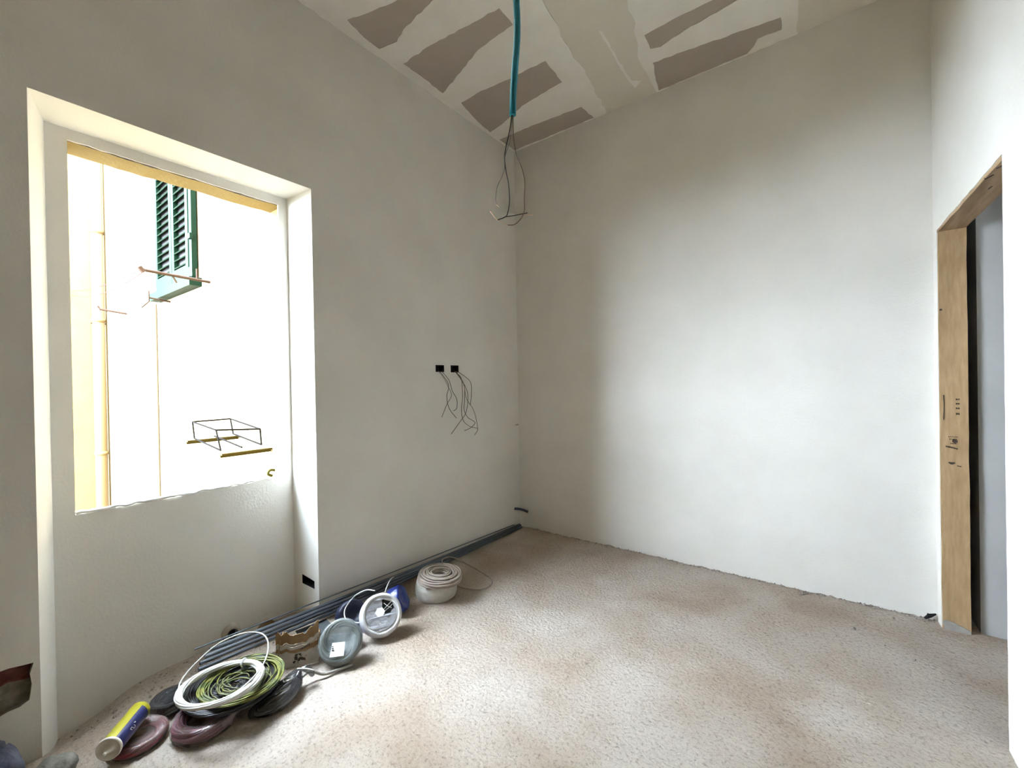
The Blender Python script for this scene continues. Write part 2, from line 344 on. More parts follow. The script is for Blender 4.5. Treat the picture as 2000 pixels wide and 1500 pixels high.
# crumbs along the wall feet and scattered on the screed
rb = MB(); rnd = random.Random(11)
def crumb(x, y, s):
    z = fz(x, y); v = []
    for p in ((1, 0, 0), (-1, 0, 0), (0, 1, 0), (0, -1, 0), (0, 0, 1), (0, 0, -.6)): v.append(V((x, y, z + s * .25)) + V(p) * s * rnd.uniform(.5, 1.1))
    rb.add(v, [(0, 2, 4), (2, 1, 4), (1, 3, 4), (3, 0, 4), (2, 0, 5), (1, 2, 5), (3, 1, 5), (0, 3, 5)])
for k in range(620): crumb(rnd.uniform(.1, 2.8), -abs(rnd.gauss(0, .016)) - .002, rnd.uniform(.002, .009))
for k in range(900): crumb(rnd.uniform(.3, 2.8), rnd.uniform(-3.0, -.05), rnd.uniform(.0015, .0045))
for k in range(120): crumb(rnd.uniform(-.2, .0), rnd.uniform(-2.95, -2.05), rnd.uniform(.003, .009))
for x, y, s in ((2.2, -.05, .02), (2.19, -.06, .014), (1.55, -.02, .014), (2.5, -.02, .014), (2.44, -.35, .014), (2.56, -.45, .008), (2.66, -.52, .009), (2.02, -.03, .01), (2.62, -.1, .01)): crumb(x, y, s)
tag(rb.out('mortar_crumbs', RUBBLE, floor, fix=False), kind='stuff')

# door frame of rough timber
door = bpy.data.objects.new('door_1', None); COL.objects.link(door); tag(door, kind='structure')
p = MB()
segs = 30; vv = []
for i in range(segs + 1):
    z = -.04 + (DZ + .04) * i / segs; e = lambda s: .003 * noise.noise(V((z * 6, s, 0)))
    vv += [(RX(DY0) + .002 + e(1), DY0 + e(2), z), (RX(DY0) + T + .001 + e(3), DY0 + e(4) * .6, z), (RX(DY0) + T + .001 + e(3), -.004, z), (RX(DY0) + .002, -.004, z)]
p.add(vv, [(i * 4 + j, i * 4 + (j + 1) % 4, i * 4 + 4 + (j + 1) % 4, i * 4 + 4 + j) for i in range(segs) for j in range(4)] + [(0, 1, 2, 3)])
post = p.out('door_post', WOOD, door)
hd = MB(); vv = []
for i in range(segs + 1):
    y = -.035 + (DY1 - .06 + .035) * i / segs; e = lambda s: .003 * noise.noise(V((y * 8, s, 3)))
    zz = DZ - .002 + .010 * (i / segs)
    vv += [(RX(y) + .003 + e(1), y, zz), (RX(y) + T + e(2), y, zz), (RX(y) + T + e(2), y, zz + .07), (RX(y) + .003, y, zz + .07)]
hd.add(vv, [(i * 4 + j, i * 4 + (j + 1) % 4, i * 4 + 4 + (j + 1) % 4, i * 4 + 4 + j) for i in range(segs) for j in range(4)])
head = hd.out('door_header', WOODH, door)
MB().box((RX(DY1) + .004, DY1 - .07, -.04), (RX(DY1) + T, DY1 - .001, DZ)).out('door_post', WOOD, door)
# printed stamps, knots and splits on the post and header
def mark(pts, par, name='stamp_mark', r=.0012, plane='y'):
    m = MB(); m.tube([V(q) for q in pts], r, 5); return m.out(name, DARK, par)
yy = DY0 - .0035
for z in (1.218, 1.195, 1.171, 1.142):
    m = MB(); xx = 2.878
    for dx in (0, .0075):
        for dz in (-.0025, .0025): m.box((xx + dx, yy, z + dz - .0012), (xx + dx + random.uniform(.004, .006), yy + .006, z + dz + .0012))
        m.box((xx + dx + random.choice((0, .004)), yy, z - .003), (xx + dx + .0055, yy + .006, z + .003))
    m.out('stamp_mark', DARK, post)
m = MB()
for i, z in enumerate((1.02, 1.008, .985)):
    for k in range(5 - i): m.box((2.848 + k * .0075 + i * .004, yy, z), (2.853 + k * .0075 + i * .004, yy + .006, z + .003))
m.out('stamp_mark', DARK, post)
m = MB(); m.lathe([(.0, 0), (.009, 0), (.009, .004), (.0, .004)], 14).xf(frame((2.872, yy + .004, .999), (0, -1, 0))); m.out('wood_knot', DARK, post)
m = MB()
for k in range(9): m.box((2.838 + k * .005, yy, .966 - k * .0012 + .002 * (k % 2)), (2.842 + k * .005, yy + .006, .974 - k * .0014))
m.out('stamp_mark', DARK, post)
m = MB(); m.box((2.848, yy, .881), (2.872, yy + .006, .888)); m.box((2.854, yy, .877), (2.866, yy + .006, .881)); m.out('nail_slot', DARK, post)
m = MB()
for k in range(3): m.box((2.880 + k * .0055, yy, .868 - k * .001), (2.8835 + k * .0055, yy + .006, .873 - k * .001))
m.out('stamp_mark', DARK, post)
MB().lathe([(0, 0), (.0055, 0), (.0055, .004), (0, .004)], 12).xf(frame((2.826, yy + .004, 1.69), (0, -1, 0))).out('wood_knot', DARK, post)
mark([(2.832, yy + .002, 1.24), (2.834, yy + .002, 1.20), (2.833, yy + .002, 1.15), (2.831, yy + .002, 1.11)], post, 'split', .002)
m = MB(); sm = rag([(RX(DY0) + .004, -.03), (RX(DY0) + T - .003, -.03), (RX(DY0) + T - .003, .022), (RX(DY0) + .06, .038), (RX(DY0) + .03, .05), (RX(DY0) + .004, .045)], .005, .012, 4)
m.poly(sm, [], lambda a, b: (a, DY0 - .006, b)); m.skirt(sm, lambda a, b: (a, DY0 - .006, b), lambda a, b: (a, DY0 + .004, b)); m.out('mortar_smear', MORTG, post)
for (a, b) in (((2.852, -.80), (2.868, -.83)), ((2.862, -.90), (2.885, -.93)), ((2.888, -.66), (2.893, -.69))):
    mark([(a[0], a[1], DZ + .006), (b[0], b[1], DZ + .007)], head, 'nail', .004)

# ================================================================== OUTSIDE
FY = -1.75
fa = MB().box((-6.5, FY, -4), (D2, FY + .25, 6.2)).out('wall_courtyard', CREAM); tag(fa, kind='structure')
yw = MB().box((-6.6, -4.2, -4), (-6.3, FY, 6.2)).out('wall_courtyard_end', YEL); tag(yw, kind='structure')
tag(MB().box((-30, -40, -4.1), (D2, FY, -4)).out('courtyard_ground', GROUND), kind='structure')
# shutters
def slat(par, x0, x1, z, q=[None]):
    if q[0] is None:
        m = MB(); m.box((-.5, -.024, -.005), (.5, .024, .005), rot=Matrix.Rotation(math.radians(38), 3, 'X')); q[0] = m.out('slat', GREEN, par); s = q[0]
    else:
        s = q[0].copy(); COL.objects.link(s); s.parent = par
    s.location = ((x0 + x1) / 2, FY - .035, z); s.scale = (x1 - x0, 1, 1)
def shutter(xa, xb, label, right):
    t = thing('louvred_shutter', label, 'shutter', (0, 0, 0), group='green shutters across the courtyard')
    zb, zt = 2.40, 4.0; fr = MB(); sw = .07; rs = .17 if right else .07
    fr.box((xa, FY - .055, zb), (xa + sw, FY - .012, zt)); fr.box((xb - rs, FY - .055, zb), (xb, FY - .012, zt))
    fr.box((xa + sw, FY - .055, zb), (xb - rs, FY - .012, zb + .13)); fr.box((xa + sw, FY - .055, zt - .1), (xb - rs, FY - .012, zt))
    if right: fr.box((xb - .095, FY - .062, zb + .1), (xb - .075, FY - .05, zt))
    fr.out('shutter_frame', GREEN, t)
    MB().box((xa + sw, FY - .016, zb + .1), (xb - rs, FY - .010, zt - .05)).out('slat_gap_shade', BLACK, t)  # black sheet standing in for the shade behind the slats
    z = zb + .165
    while z < zt - .12: slat(t, xa + sw, xb - rs, z); z += .075
    return t
shutter(-3.56, -3.03, 'green louvred shutter leaf nearer the drainpipe', False)
sh = shutter(-3.02, -2.45, 'green louvred shutter leaf with hinge straps, farther from the drainpipe', True)
for z in (2.75, 3.3): MB().box((-2.49, FY - .075, z), (-2.43, FY - .05, z + .05)).out('hinge', GREEN, sh)
MB().box((-3.62, FY - .10, 2.30), (-2.38, FY - .001, 2.38)).out('window_sill', GREEN, sh)
# drainpipe in the corner
dp = thing('drainpipe', 'pale ochre drainpipe running down the corner of the courtyard', 'drainpipe', (-6.14, FY - .09, -4))
MB().tube([(0, 0, 0), (0, 0, 10)], .068, 18).out('pipe', PIPEO, dp, smooth=True)
for z in (7.6, 6.32, 4.4): MB().tube([(0, 0, z), (0, 0, z + .05)], .078, 18).out('pipe_joint', PIPEO, dp, smooth=True)
MB().tube([(0, -.085, 6.3), (0, .08, 6.3)], .012, 6).out('bracket', RUST, dp)
rd = MB(); rd.tube([(-5.04, FY, 2.332), (-5.04, -2.01, 2.36), (-5.04, -2.03, 2.40)], .014, 6)
tag(rd.out('wall_bar', RUST), 'short rusty bar sticking out of the facade beside the drainpipe', 'bar')
# clothes line support and lines
cl = thing('clothesline_support', 'rusty clothesline bar under the green shutters', 'clothesline', (-2.185, FY, 2.32))
MB().tube([(0, 0, -.01), (0, -.49, .01)], .013, 8).out('arm', RUST, cl)
MB().tube([(0, -.47, -.01), (0, -.50, .03)], .02, 8).out('end_ring', RUST, cl)
MB().tube([(0, -.1, 0), (0, -.1, .09)], .008, 6).out('upright', RUST, cl); MB().tube([(0, -.28, 0), (0, -.25, -.06)], .008, 6).out('upright', RUST, cl)
PINK = mat('pink_line', (.07, .014, .014), .8, spec=.1)
for k, (zz, s) in enumerate(((2.76, .05), (2.70, .09))):
    pts = [(-2.185 + (-6.3 + 2.185) * t, -2.235 + .148 * t, 2.33 - .03 * k + (zz - 2.33 + .03 * k) * t - s * 4 * t * (1 - t)) for t in [i / 16 for i in range(17)]]
    tag(MB().tube(pts, .004, 5).out('washing_line', PINK), ('upper' if k == 0 else 'lower') + ' pink washing line strung across the courtyard', 'rope', 'washing lines')
hk = MB(); hk.tube([(-3.3, FY, 2.27), (-3.3, -1.93, 2.29)], .010, 6); hk.tube([(-3.3, -1.93, 2.36), (-3.3, -1.93, 2.25), (-3.3, -1.99, 2.18)], .008, 6)
tag(hk.out('wall_hook', RUST), 'small rusty hook fixed below the green shutters', 'hook')
tag(MB().tube([(-3.75, FY - .012, 2.3), (-3.75, FY - .012, -4)], .009, 5).out('facade_cable', mat('facade_cable', (.06, .045, .025), .8, spec=.1)), 'thin cable running straight down the pale facade', 'cable')
# wire rack on two brackets
rk = thing('wire_rack', 'open wire rack standing on two rusty wall brackets outside the window', 'rack', (-1.35, FY, .9))
b0 = V((-1.35, FY, .9))
rel = lambda *ps: [V(q) - b0 for q in ps]
A, B, Cc, Dd = V((-1.635, -2.07, 1.083)), V((-1.709, -1.78, 1.081)), V((-1.156, -1.78, 1.023)), V((-1.166, -2.07, 1.044))
a, b, c, d = V((-1.60, -2.07, .956)), V((-1.66, -1.78, .958)), V((-1.14, -1.78, .905)), V((-1.09, -2.07, .905))
RW = mat('rack_wire', (.012, .011, .010), .9, spec=.0)
for P0, P1 in ((A, B), (B, Cc), (Cc, Dd), (Dd, A), (A, a), (B, b), (Cc, c), (Dd, d), (a, d), (b, c), (a.lerp(b, .5), d.lerp(c, .5))): MB().tube(rel(P0, P1), .0065, 6).out('wire', RW, rk)
BR = mat('bracket_paint', (.05, .04, .012), .8, spec=.1)
for x, z, y in ((-1.044, .886, -2.085), (-1.63, .942, -2.11)):
    m = MB(); m.box((x - .018, y, z - .012), (x + .018, FY, z)); m.box((x - .018, y, z - .03), (x - .010, FY, z)); m.xf(Matrix.Translation(-b0)); m.out('bracket_bar', BR, rk)
gh = MB(); gh.tube(spl([(-.95, FY, .72), (-.95, -1.80, .735), (-.95, -1.82, .71), (-.95, -1.79, .69)], 5), .010, 6)
tag(gh.out('pipe_hook', mat('olive_metal', (.04, .04, .008), .7, spec=.1)), 'small olive hook on the facade under the wire rack', 'hook')

# ================================================================== WALL FITTINGS
def wire(name, pts, r, m, par, n=6, base=None):
    pts = spl(pts, n)
    if base is not None: pts = [q - base for q in pts]
    return MB().tube(pts, r, 6).out(name, m, par, smooth=True)
wyz = lambda l, x=.02: [(.006 if i == 0 else x + .004 * math.sin(i * 2), y, z) for i, (y, z) in enumerate(l)]
lines = [[[(-1.015, 1.44), (-.977, 1.391), (-.925, 1.323), (-.893, 1.254), (-.949, 1.188), (-.998, 1.095)],
          [(-1.002, 1.44), (-.944, 1.362), (-.925, 1.313), (-.947, 1.246), (-.929, 1.157), (-.848, 1.078)],
          [(-.983, 1.44), (-.931, 1.372), (-.892, 1.293), (-.844, 1.222), (-.853, 1.153), (-.882, 1.135)]],
         [[(-.846, 1.44), (-.79, 1.391), (-.77, 1.31), (-.773, 1.219), (-.789, 1.149), (-.77, 1.057), (-.696, .999), (-.604, .97), (-.637, .921)],
          [(-.832, 1.44), (-.762, 1.34), (-.75, 1.218), (-.76, 1.137), (-.725, 1.074), (-.634, 1.025), (-.681, .988), (-.764, .97)],
          [(-.84, 1.44), (-.77, 1.34), (-.735, 1.228), (-.662, 1.141), (-.633, 1.067), (-.604, .97)],
          [(-.825, 1.44), (-.755, 1.32), (-.72, 1.237), (-.746, 1.116), (-.828, 1.042), (-.914, .961)],
          [(-.81, 1.44), (-.702, 1.36), (-.682, 1.256), (-.70, 1.17)]]]
labs = ['black wall box nearer the window with three wires hanging out', 'black wall box nearer the corner with five wires hanging out']
wm = [GREYW, COPW, BLKW]
for i, l in enumerate(bx):
    base = V((0, (l[0][0] + l[1][0]) / 2, l[0][1]))
    t = thing('electrical_box', labs[i], 'electrical box', base, group='electrical boxes in the window wall')
    (ya, za), (yb, zb) = l[0], l[2]
    m = MB(); m.box((-.055, ya, za), (-.05, yb, zb)); m.box((-.055, ya, za), (.002, ya + .003, zb)); m.box((-.055, yb - .003, za), (.002, yb, zb)); m.box((-.055, ya, za), (.002, yb, za + .003)); m.box((-.055, ya, zb - .003), (.002, yb, zb))
    m.xf(Matrix.Translation(-base)).out('box_body', BLACK, t)
    for k in range(2): MB().box((-.02, ya + .02 + .045 * k, za + .004), (0.001, ya + .03 + .045 * k, za + .02)).xf(Matrix.Translation(-base)).out('lug', BLACK, t)
    for k, ln in enumerate(lines[i]): wire('wire', wyz(ln, .018 + .004 * k), .0022, wm[(k + i) % 3], t, 6, base)
# pipe stub in the niche wall
ps = thing('pipe_stub', 'white pipe collar with a dark hole in the niche wall', 'pipe', None, frame((D1, -2.343, .045), (1, 0, 0)))
MB().lathe([(.02, -.02), (.02, .03), (.033, .03), (.040, .02), (.044, 0)], 24).out('collar', CWH, ps, smooth=True)
MB().lathe([(0, .012), (.021, .012), (.021, .034), (.0235, .034), (.0235, 0)], 20).out('bore', BLACK, ps)
# dark blue conduit stub by the corner, small plastered clips on the corner
cs = MB(); cs.tube(spl([(-.02, -.085, .178), (.03, -.075, .182), (.075, -.06, .176), (.12, -.045, .160)], 6), .011, 10)
tag(cs.out('conduit_stub', BLUEC, smooth=True), 'short dark blue conduit sticking out of the wall near the corner floor', 'conduit')
tag(MB().box((0, -.05, .945), (.004, -.005, .957)).out('wall_clip', mat('grey_clip', (.35, .33, .28), .7)), 'small grey clip in the plaster low in the room corner', 'clip')
# torn black strip at the foot of the door post
tw = MB(); tw.tube([(2.755, -.03, .012), (2.775, -.03, .032), (2.80, -.035, .05)], [.006, .011, .004], 5); tw.tube([(2.765, -.035, .02), (2.768, -.035, .045)], [.006, .003], 5)
tag(tw.out('torn_strip', BLACK), 'torn black strip at the wall foot beside the timber post', 'scrap')

# hanging conduit
hc = thing('hanging_conduit', 'teal corrugated conduit hanging from the ceiling with loose wires', 'conduit', (1.49, -2.04, H))
hb = V((1.49, -2.04, H))
path = spl([(1.485, -2.045, H), (1.496, -2.035, 3.1), (1.498, -2.033, 2.75), (1.500, -2.032, 2.573), (1.493, -2.039, 2.448), (1.487, -2.044, 2.35), (1.484, -2.046, 2.279)], 60)
L = len(path); MB().tube([q - hb for q in path], [.0108 + (.0012 if i % 2 else -.0006) for i in range(L)], 12).out('conduit_sleeve', TEAL, hc)
Wd = [([(1.484, -2.046, 2.30), (1.475, -2.053, 2.225), (1.464, -2.062, 2.167), (1.46, -2.065, 2.129), (1.463, -2.063, 2.087), (1.47, -2.058, 2.038), (1.472, -2.057, 1.981), (1.467, -2.061, 1.942), (1.46, -2.066, 1.926), (1.438, -2.083, 1.915)], .0019, BLKW),
      ([(1.486, -2.045, 2.30), (1.485, -2.046, 2.215), (1.492, -2.041, 2.147), (1.507, -2.03, 2.095), (1.515, -2.024, 2.047), (1.513, -2.026, 1.989), (1.513, -2.027, 1.944), (1.502, -2.035, 1.916), (1.484, -2.048, 1.898), (1.466, -2.062, 1.897)], .0015, COPW),
      ([(1.485, -2.046, 2.30), (1.477, -2.052, 2.199), (1.461, -2.064, 2.135), (1.458, -2.067, 2.084), (1.439, -2.081, 2.033), (1.434, -2.085, 2.001), (1.434, -2.086, 1.975), (1.446, -2.076, 1.957)], .0014, GREYW),
      ([(1.522, -2.02, 1.938), (1.487, -2.046, 1.93), (1.46, -2.066, 1.926)], .0016, BLKW)]
for pts, r, m in Wd: wire('wire', pts, r, m, hc, 6, hb)
for pts in ([(1.436, -2.085, 1.968), (1.446, -2.076, 1.957)], [(1.418, -2.098, 1.945), (1.43, -2.088, 1.924), (1.441, -2.081, 1.912), (1.466, -2.062, 1.897)], [(1.536, -2.01, 1.929), (1.513, -2.027, 1.932)]):
    wire('stripped_end', pts, .0013, TIP, hc, 3, hb)

# ================================================================== STACKED THINGS ON THE FLOOR
# steel tubes along the window wall
near = [(.060, -2.545, .124), (.088, -2.575, .117), (.118, -2.59, .109), (.070, -2.53, .150), (.099, -2.56, .143), (.040, -2.58, .166)]
far = [(.014, -.05, .011), (.033, -.04, .011), (.052, -.05, .011), (.0235, -.045, .0285), (.0425, -.055, .0285), (.015, -.12, .045)]
tl = ['lower steel tube of the bundle, nearest the window wall', 'lower steel tube in the middle of the bundle', 'lower steel tube of the bundle, nearest the coils', 'upper steel tube of the bundle, nearer the wall', 'upper steel tube of the bundle, nearer the coils', 'thin steel rod lying highest on the tube bundle']
for i, (n0, f0) in enumerate(zip(near, far)):
    b0 = V(f0); d = V(n0) - b0; r = .0085 if i < 5 else .0035
    m = MB()
    pts = [d * t + V((0, 0, -.012 * math.sin(math.pi * t) if i < 5 else 0)) for t in [k / 12 for k in range(13)]]
    n = 14
    m.tube(pts, r, n, cap=False); m.tube(pts, r * .82, n, cap=False)
    # ring faces at both ends
    N = 13
    for e in (0, N - 1): m.f += [(e * n + j, e * n + (j + 1) % n, N * n + e * n + (j + 1) % n, N * n + e * n + j) for j in range(n)]
    m.i = [0] * len(m.f)
    o = m.out('steel_tube', GALV, smooth=False); o.location = b0
    tag(o, tl[i], 'tube', 'steel tubes along the window wall')

def coil_thing(name, label, cat, c, n, roll=0, group='cable coils on the floor'):
    return thing(name, label, cat, None, frame(c, n, roll), group)
def tie(par, R, a, ang, m):
    mb = MB(); mb.tube([(R + a * 1.12 * math.cos(t), 0, a * 1.12 * math.sin(t)) for t in [k * math.pi / 8 for k in range(16)]], .004, 5, closed=True)
    mb.xf(Matrix.Rotation(ang, 4, 'Z')); return mb.out('tie', m, par)
def puck(R, h, dish=.35, lip=.25, n=48, seed=0, wr=.004, depth=.4):
    """shrink-wrapped coil outline: rounded tyre whose film dips over the middle"""
    prof = [(0.0001, h * depth * .0 + h * (.5 - depth * .5) * -1 + 0)]
    pr = [(.001, -h * .5 * (1 - depth)), (R * dish, -h * .5 * (1 - depth)), (R * (dish + lip), -h * .46), (R * .86, -h * .5), (R * .95, -h * .42), (R, -h * .2), (R * 1.01, 0), (R, h * .2), (R * .95, h * .42), (R * .86, h * .5), (R * (dish + lip), h * .46), (R * dish, h * .5 * (1 - depth)), (.001, h * .5 * (1 - depth))]
    pr2 = []
    for i in range(len(pr) - 1):
        for k in range(3): pr2.append((pr[i][0] + (pr[i + 1][0] - pr[i][0]) * k / 3, pr[i][1] + (pr[i + 1][1] - pr[i][1]) * k / 3))
    pr2.append(pr[-1])
    mb = MB().lathe(pr2, n)
    for v in mb.v:
        nn = noise.noise_vector(V((v.x * 18 + seed, v.y * 18, v.z * 18))); k = min(1, math.hypot(v.x, v.y) / R + .3)
        v += nn * wr * k
    return mb

# --- white cable coil standing as a drum, with the beige coil on it
wc = coil_thing('white_cable_coil', 'white wrapped cable coil lying flat under the beige coil', 'cable coil', (.330, -1.375, .058), (0, 0, 1))
strands(MB(), .105, .020, .045, 26, .0058, 1, .002, 56).out('windings', WHC, wc, smooth=True)
puck(.130, .112, .40, .22, seed=3, wr=.003, depth=.5).out('wrap', film('white_wrap', (.52, .50, .44), .75, dust=.2, rough=.35), wc, smooth=True)
bc = coil_thing('beige_cable_coil', 'beige cable coil tilted on top of the white coil, one loop trailing', 'cable coil', (.372, -1.382, .153), (.07, .02, 1))
bm = MB()
for k in range(7):
    for lv in range(4):
        R = .056 + k * .0125; rnd = random.Random(k * 10 + lv); e = rnd.uniform(-.004, .004); ph = rnd.uniform(0, 6.28)
        bm.tube([((R + e + .003 * math.sin(2 * t + ph)) * math.cos(t), (R + e + .003 * math.sin(2 * t + ph)) * math.sin(t), -.022 + lv * .0115 + .002 * math.sin(t + ph) - .0003 * k * k) for t in [q * 2 * math.pi / 52 for q in range(52)]], .0050, 6, closed=True)
bm.out('windings', BGE, bc, smooth=True)
cb = bc.matrix_world.inverted()
wire('loose_end', [cb @ V(q) for q in [(.30, -1.29, .165), (.262, -1.25, .172), (.262, -1.16, .155), (.27, -1.02, .06), (.40, -.99, .012), (.50, -1.03, .012), (.545, -1.106, .012), (.52, -1.19, .014), (.43, -1.25, .03), (.385, -1.30, .07)]], .0042, BGE, bc, 8)

# --- blue wrapped coils behind the spool
b1 = coil_thing('blue_cable_coil', 'bright blue wrapped coil squeezed between white spool and white coil', 'cable coil', (.30, -1.655, .082), (.62, .42, .35))
puck(.076, .085, .3, .3, seed=11, wr=.006).out('wrap', BLUE, b1, smooth=True)
b2 = coil_thing('blue_cable_coil', 'blue wrapped coil behind the white spool, shade painted into its colour', 'cable coil', (.215, -1.905, .074), (.75, -.25, .45))
puck(.080, .085, .3, .3, seed=12, wr=.006).out('wrap', BLUE_SHADED, b2, smooth=True)
b3 = coil_thing('blue_cable_coil', 'small blue bag on the floor between clear coil and white spool', 'cable coil', (.362, -1.990, .034), (.5, -.2, .8))
puck(.042, .055, .3, .3, seed=13, wr=.006).out('wrap', BLUE, b3, smooth=True)
# --- grey box behind
gb = thing('grey_box', 'grey plastic box behind the clear coil under the steel tubes', 'box', (.150, -2.075, 0.002))
gb.rotation_euler = (0, 0, -.15)
MB().box((-.055, -.075, 0), (.055, .075, .046)).out('box_body', GREYB, gb); MB().box((-.059, -.079, .046), (.059, .079, .055)).out('lid', GREYB, gb)

# --- white cable spool leaning back, film face with a torn hole and a white label
n_sp = V((.74, -.40, .55))
sp = coil_thing('white_cable_spool', 'white spool of cable leaning back with label and torn dark hole', 'cable coil', (.405, -1.850, .110), n_sp, 0)
strands(MB(), .084, .019, .034, 26, .0055, 5, .002, 56).out('windings', WHC, sp, smooth=True)
pk = puck(.108, .085, .70, .10, seed=21, wr=.003, depth=.45); pk.out('wrap', film('white_spool_wrap', (.60, .59, .58), .62, dust=.3, rough=.3), sp, smooth=True)
fm = MB(); tear = [(.002, .020), (.016, .000), (.046, -.002), (.068, .018), (.062, .046), (.038, .068), (.008, .068), (.008, .042)]
circ = [(.078 * math.cos(t), .078 * math.sin(t)) for t in [k * 2 * math.pi / 40 for k in range(40)]]
fm.poly(circ, [rag(tear, .0025, .008, 2)], lambda a, b: (a, b, .030 + .010 * math.hypot(a, b) / .078 + .004 * noise.noise(V((a * 40, b * 40, 0)))))
fm.out('face_film', film('grey_face_film', (.34, .34, .36), .85, dust=.1, rough=.3, bump=1), sp)
MB().poly([(x * 1.12, y * 1.06) for x, y in tear], [], lambda a, b: (a, b, .0295)).out('torn_hole_shade', BLACK, sp)['label'] = 'torn hole in the film, shade inside painted black'  # black sheet under the tear, painted for the shade inside the coil
for q in ([(.014, .02, .034), (.035, .035, .044), (.056, .05, .034)], [(.018, .05, .034), (.036, .03, .043), (.055, .02, .034)], [(.02, .012, .034), (.045, .025, .042), (.06, .036, .034)]): wire('wire_end', q, .0014, WHC, sp, 5)
lb = [(.0, -.0), (.0, .0)]
MB().poly([(.026 * math.cos(t) - .006, .024 * math.sin(t) + .010) for t in [k * math.pi / 3 for k in range(6)]], [], lambda a, b: (a, b, .040)).poly([(.022 * math.cos(t) - .006, .020 * math.sin(t) - .026) for t in [k * math.pi / 3 + .3 for k in range(6)]], [], lambda a, b: (a, b, .0395)).out('paper_label', LABEL, sp)['label'] = 'white paper label'
si = sp.matrix_world.inverted()
wire('cord', [si @ V(q) for q in [(.31, -1.815, .20), (.26, -1.84, .20), (.225, -1.89, .175), (.22, -1.945, .125), (.27, -1.965, .09), (.34, -1.93, .085), (.36, -1.90, .10)]], .0032, WHC, sp, 8)
wire('cord', [si @ V(q) for q in [(.35, -1.78, .185), (.30, -1.72, .20), (.22, -1.63, .18), (.17, -1.58, .15)]], .0022, WHC, sp, 8)

# --- clear-wrapped coil leaning back with a white label
n_cl = V((.62, -.46, .60))
cc = coil_thing('clear_wrapped_coil', 'grey coil in clear shiny wrap with square white label, leaning back', 'cable coil', (.425, -2.095, .093), n_cl)
GREYC = mat('grey_green_cable', (.055, .062, .05), .5, col2=(.10, .11, .09), scale=20)
strands(MB(), .078, .018, .030, 24, .0052, 8, .002, 56).out('windings', GREYC, cc, smooth=True)
MB().poly([(.075 * math.cos(t), .075 * math.sin(t)) for t in [k * 2 * math.pi / 32 for k in range(32)]], [], lambda a, b: (a, b, .022 + .004 * noise.noise(V((a * 30, b * 30, 1))))).out('core_film', mat('grey_core', (.09, .11, .11), .3, col2=(.34, .37, .37), scale=16, bump=.6, bscale=30), cc)
puck(.103, .076, .45, .25, seed=31, wr=.004, depth=.2).out('wrap', CLEAR, cc, smooth=True)
MB().poly(rag([(-.045, -.062), (.018, -.066), (.022, -.008), (-.035, -.004)], .001, .02, 3), [], lambda a, b: (a, b, .042)).out('paper_label', LABEL, cc)['label'] = 'square white paper label'
m = MB()
for k in range(3): m.box((-.036, -.022 - k * .008, .0425), (-.030 + .002 * k, -.018 - k * .008, .0432))
m.out('label_print', DARK, cc)

# --- torn cardboard box
cx = thing('cardboard_box', 'torn cardboard box with white stripes and dark print', 'box', (.238, -2.318, .002))
cx.rotation_euler = (0, 0, math.atan2(.15, .103))
W_ = .187
def panel(w, h, to3, seed, tornh=.02):
    m = MB(); n = 24; topz = [h + tornh * noise.noise(V((i * .45, seed, 0))) + (.035 * max(0, (i / n - .75) * 4) if seed == 1 else 0) - (.012 if seed == 1 and .3 < i / n < .75 else 0) for i in range(n + 1)]
    bands = [0, .35, .38, .48, .60, .66, .70, 1]; mi = [1, 1, 0, 0, 1, 0, 0]
    if seed == 1: bands = [0, .40, .44, .50, .56, .64, .70, 1.0]; mi = [1, 1, 0, 0, 1, 1, 0]
    for i in range(n):
        for k in range(7):
            q = []
            for ii, bb_ in ((i, bands[k]), (i + 1, bands[k]), (i + 1, bands[k + 1]), (i, bands[k + 1])):
                s = 0 if bb_ in (0, 1) else .02 * math.sin(ii / n * 3 + k) + .012 * noise.noise(V((ii * .5, k, seed)))
                q.append(to3(w * ii / n, topz[ii] * (bb_ + s)))
            m.add(q, [(0, 1, 2, 3)], mi[k])
    return m
def cpanel(name, w, h, to3, seed, t=.004):
    m = panel(w, h, to3, seed); o = m.out(name, CARD, cx, mats=[CARD, CWH])
    sd = o.modifiers.new('thick', 'SOLIDIFY'); sd.thickness = t; sd.offset = 0; return o
cpanel('front_panel', W_, .165, lambda a, b: (a, .012 * (b / .165) - .010 * math.sin(a / W_ * 3.1) * b / .165, b), 1)
cpanel('side_panel', .08, .14, lambda a, b: (.002 + .02 * b / .15, a, b), 2); cpanel('side_panel', .08, .12, lambda a, b: (W_ - .002, a, b), 3); cpanel('back_panel', W_, .07, lambda a, b: (a, .08, b), 4)
m = MB(); rnd = random.Random(5)
for k in range(26): x = rnd.gauss(.095, .014); z = rnd.gauss(.036, .009); s = rnd.uniform(.002, .006); m.box((x - s, -.004, z - s * .5), (x + s, .004, z + s * .5))
m.out('print_mark', DARK, cx)
m = MB()
for k in range(7): m.box((.108 + k * .006, -.003, .078 + k * .002), (.112 + k * .006, .006, .084 + k * .0026))
m.out('print_mark', DARK, cx)
fp = MB(); fp.box((0, 0, 0), (.10, .05, .003), rot=Matrix.Rotation(math.radians(40), 3, 'X')); fp.out('torn_flap', CARD, cx).location = (.03, .035, .07)
sc = MB(); n = 10
top = [(-.08 + .11 * i / n, .072 + .045 * math.sin(i / n * 3.0) + .006 * noise.noise(V((i, 2, 2)))) for i in range(n + 1)]
sc.poly([(-.08, -.02), (.03, -.02)] + top[::-1], [], lambda a, b: (-.01 - .1 * b - .03, -2.215 + a, b))
o = sc.out('cardboard_scrap', CARD); o.modifiers.new('thick', 'SOLIDIFY').thickness = .004
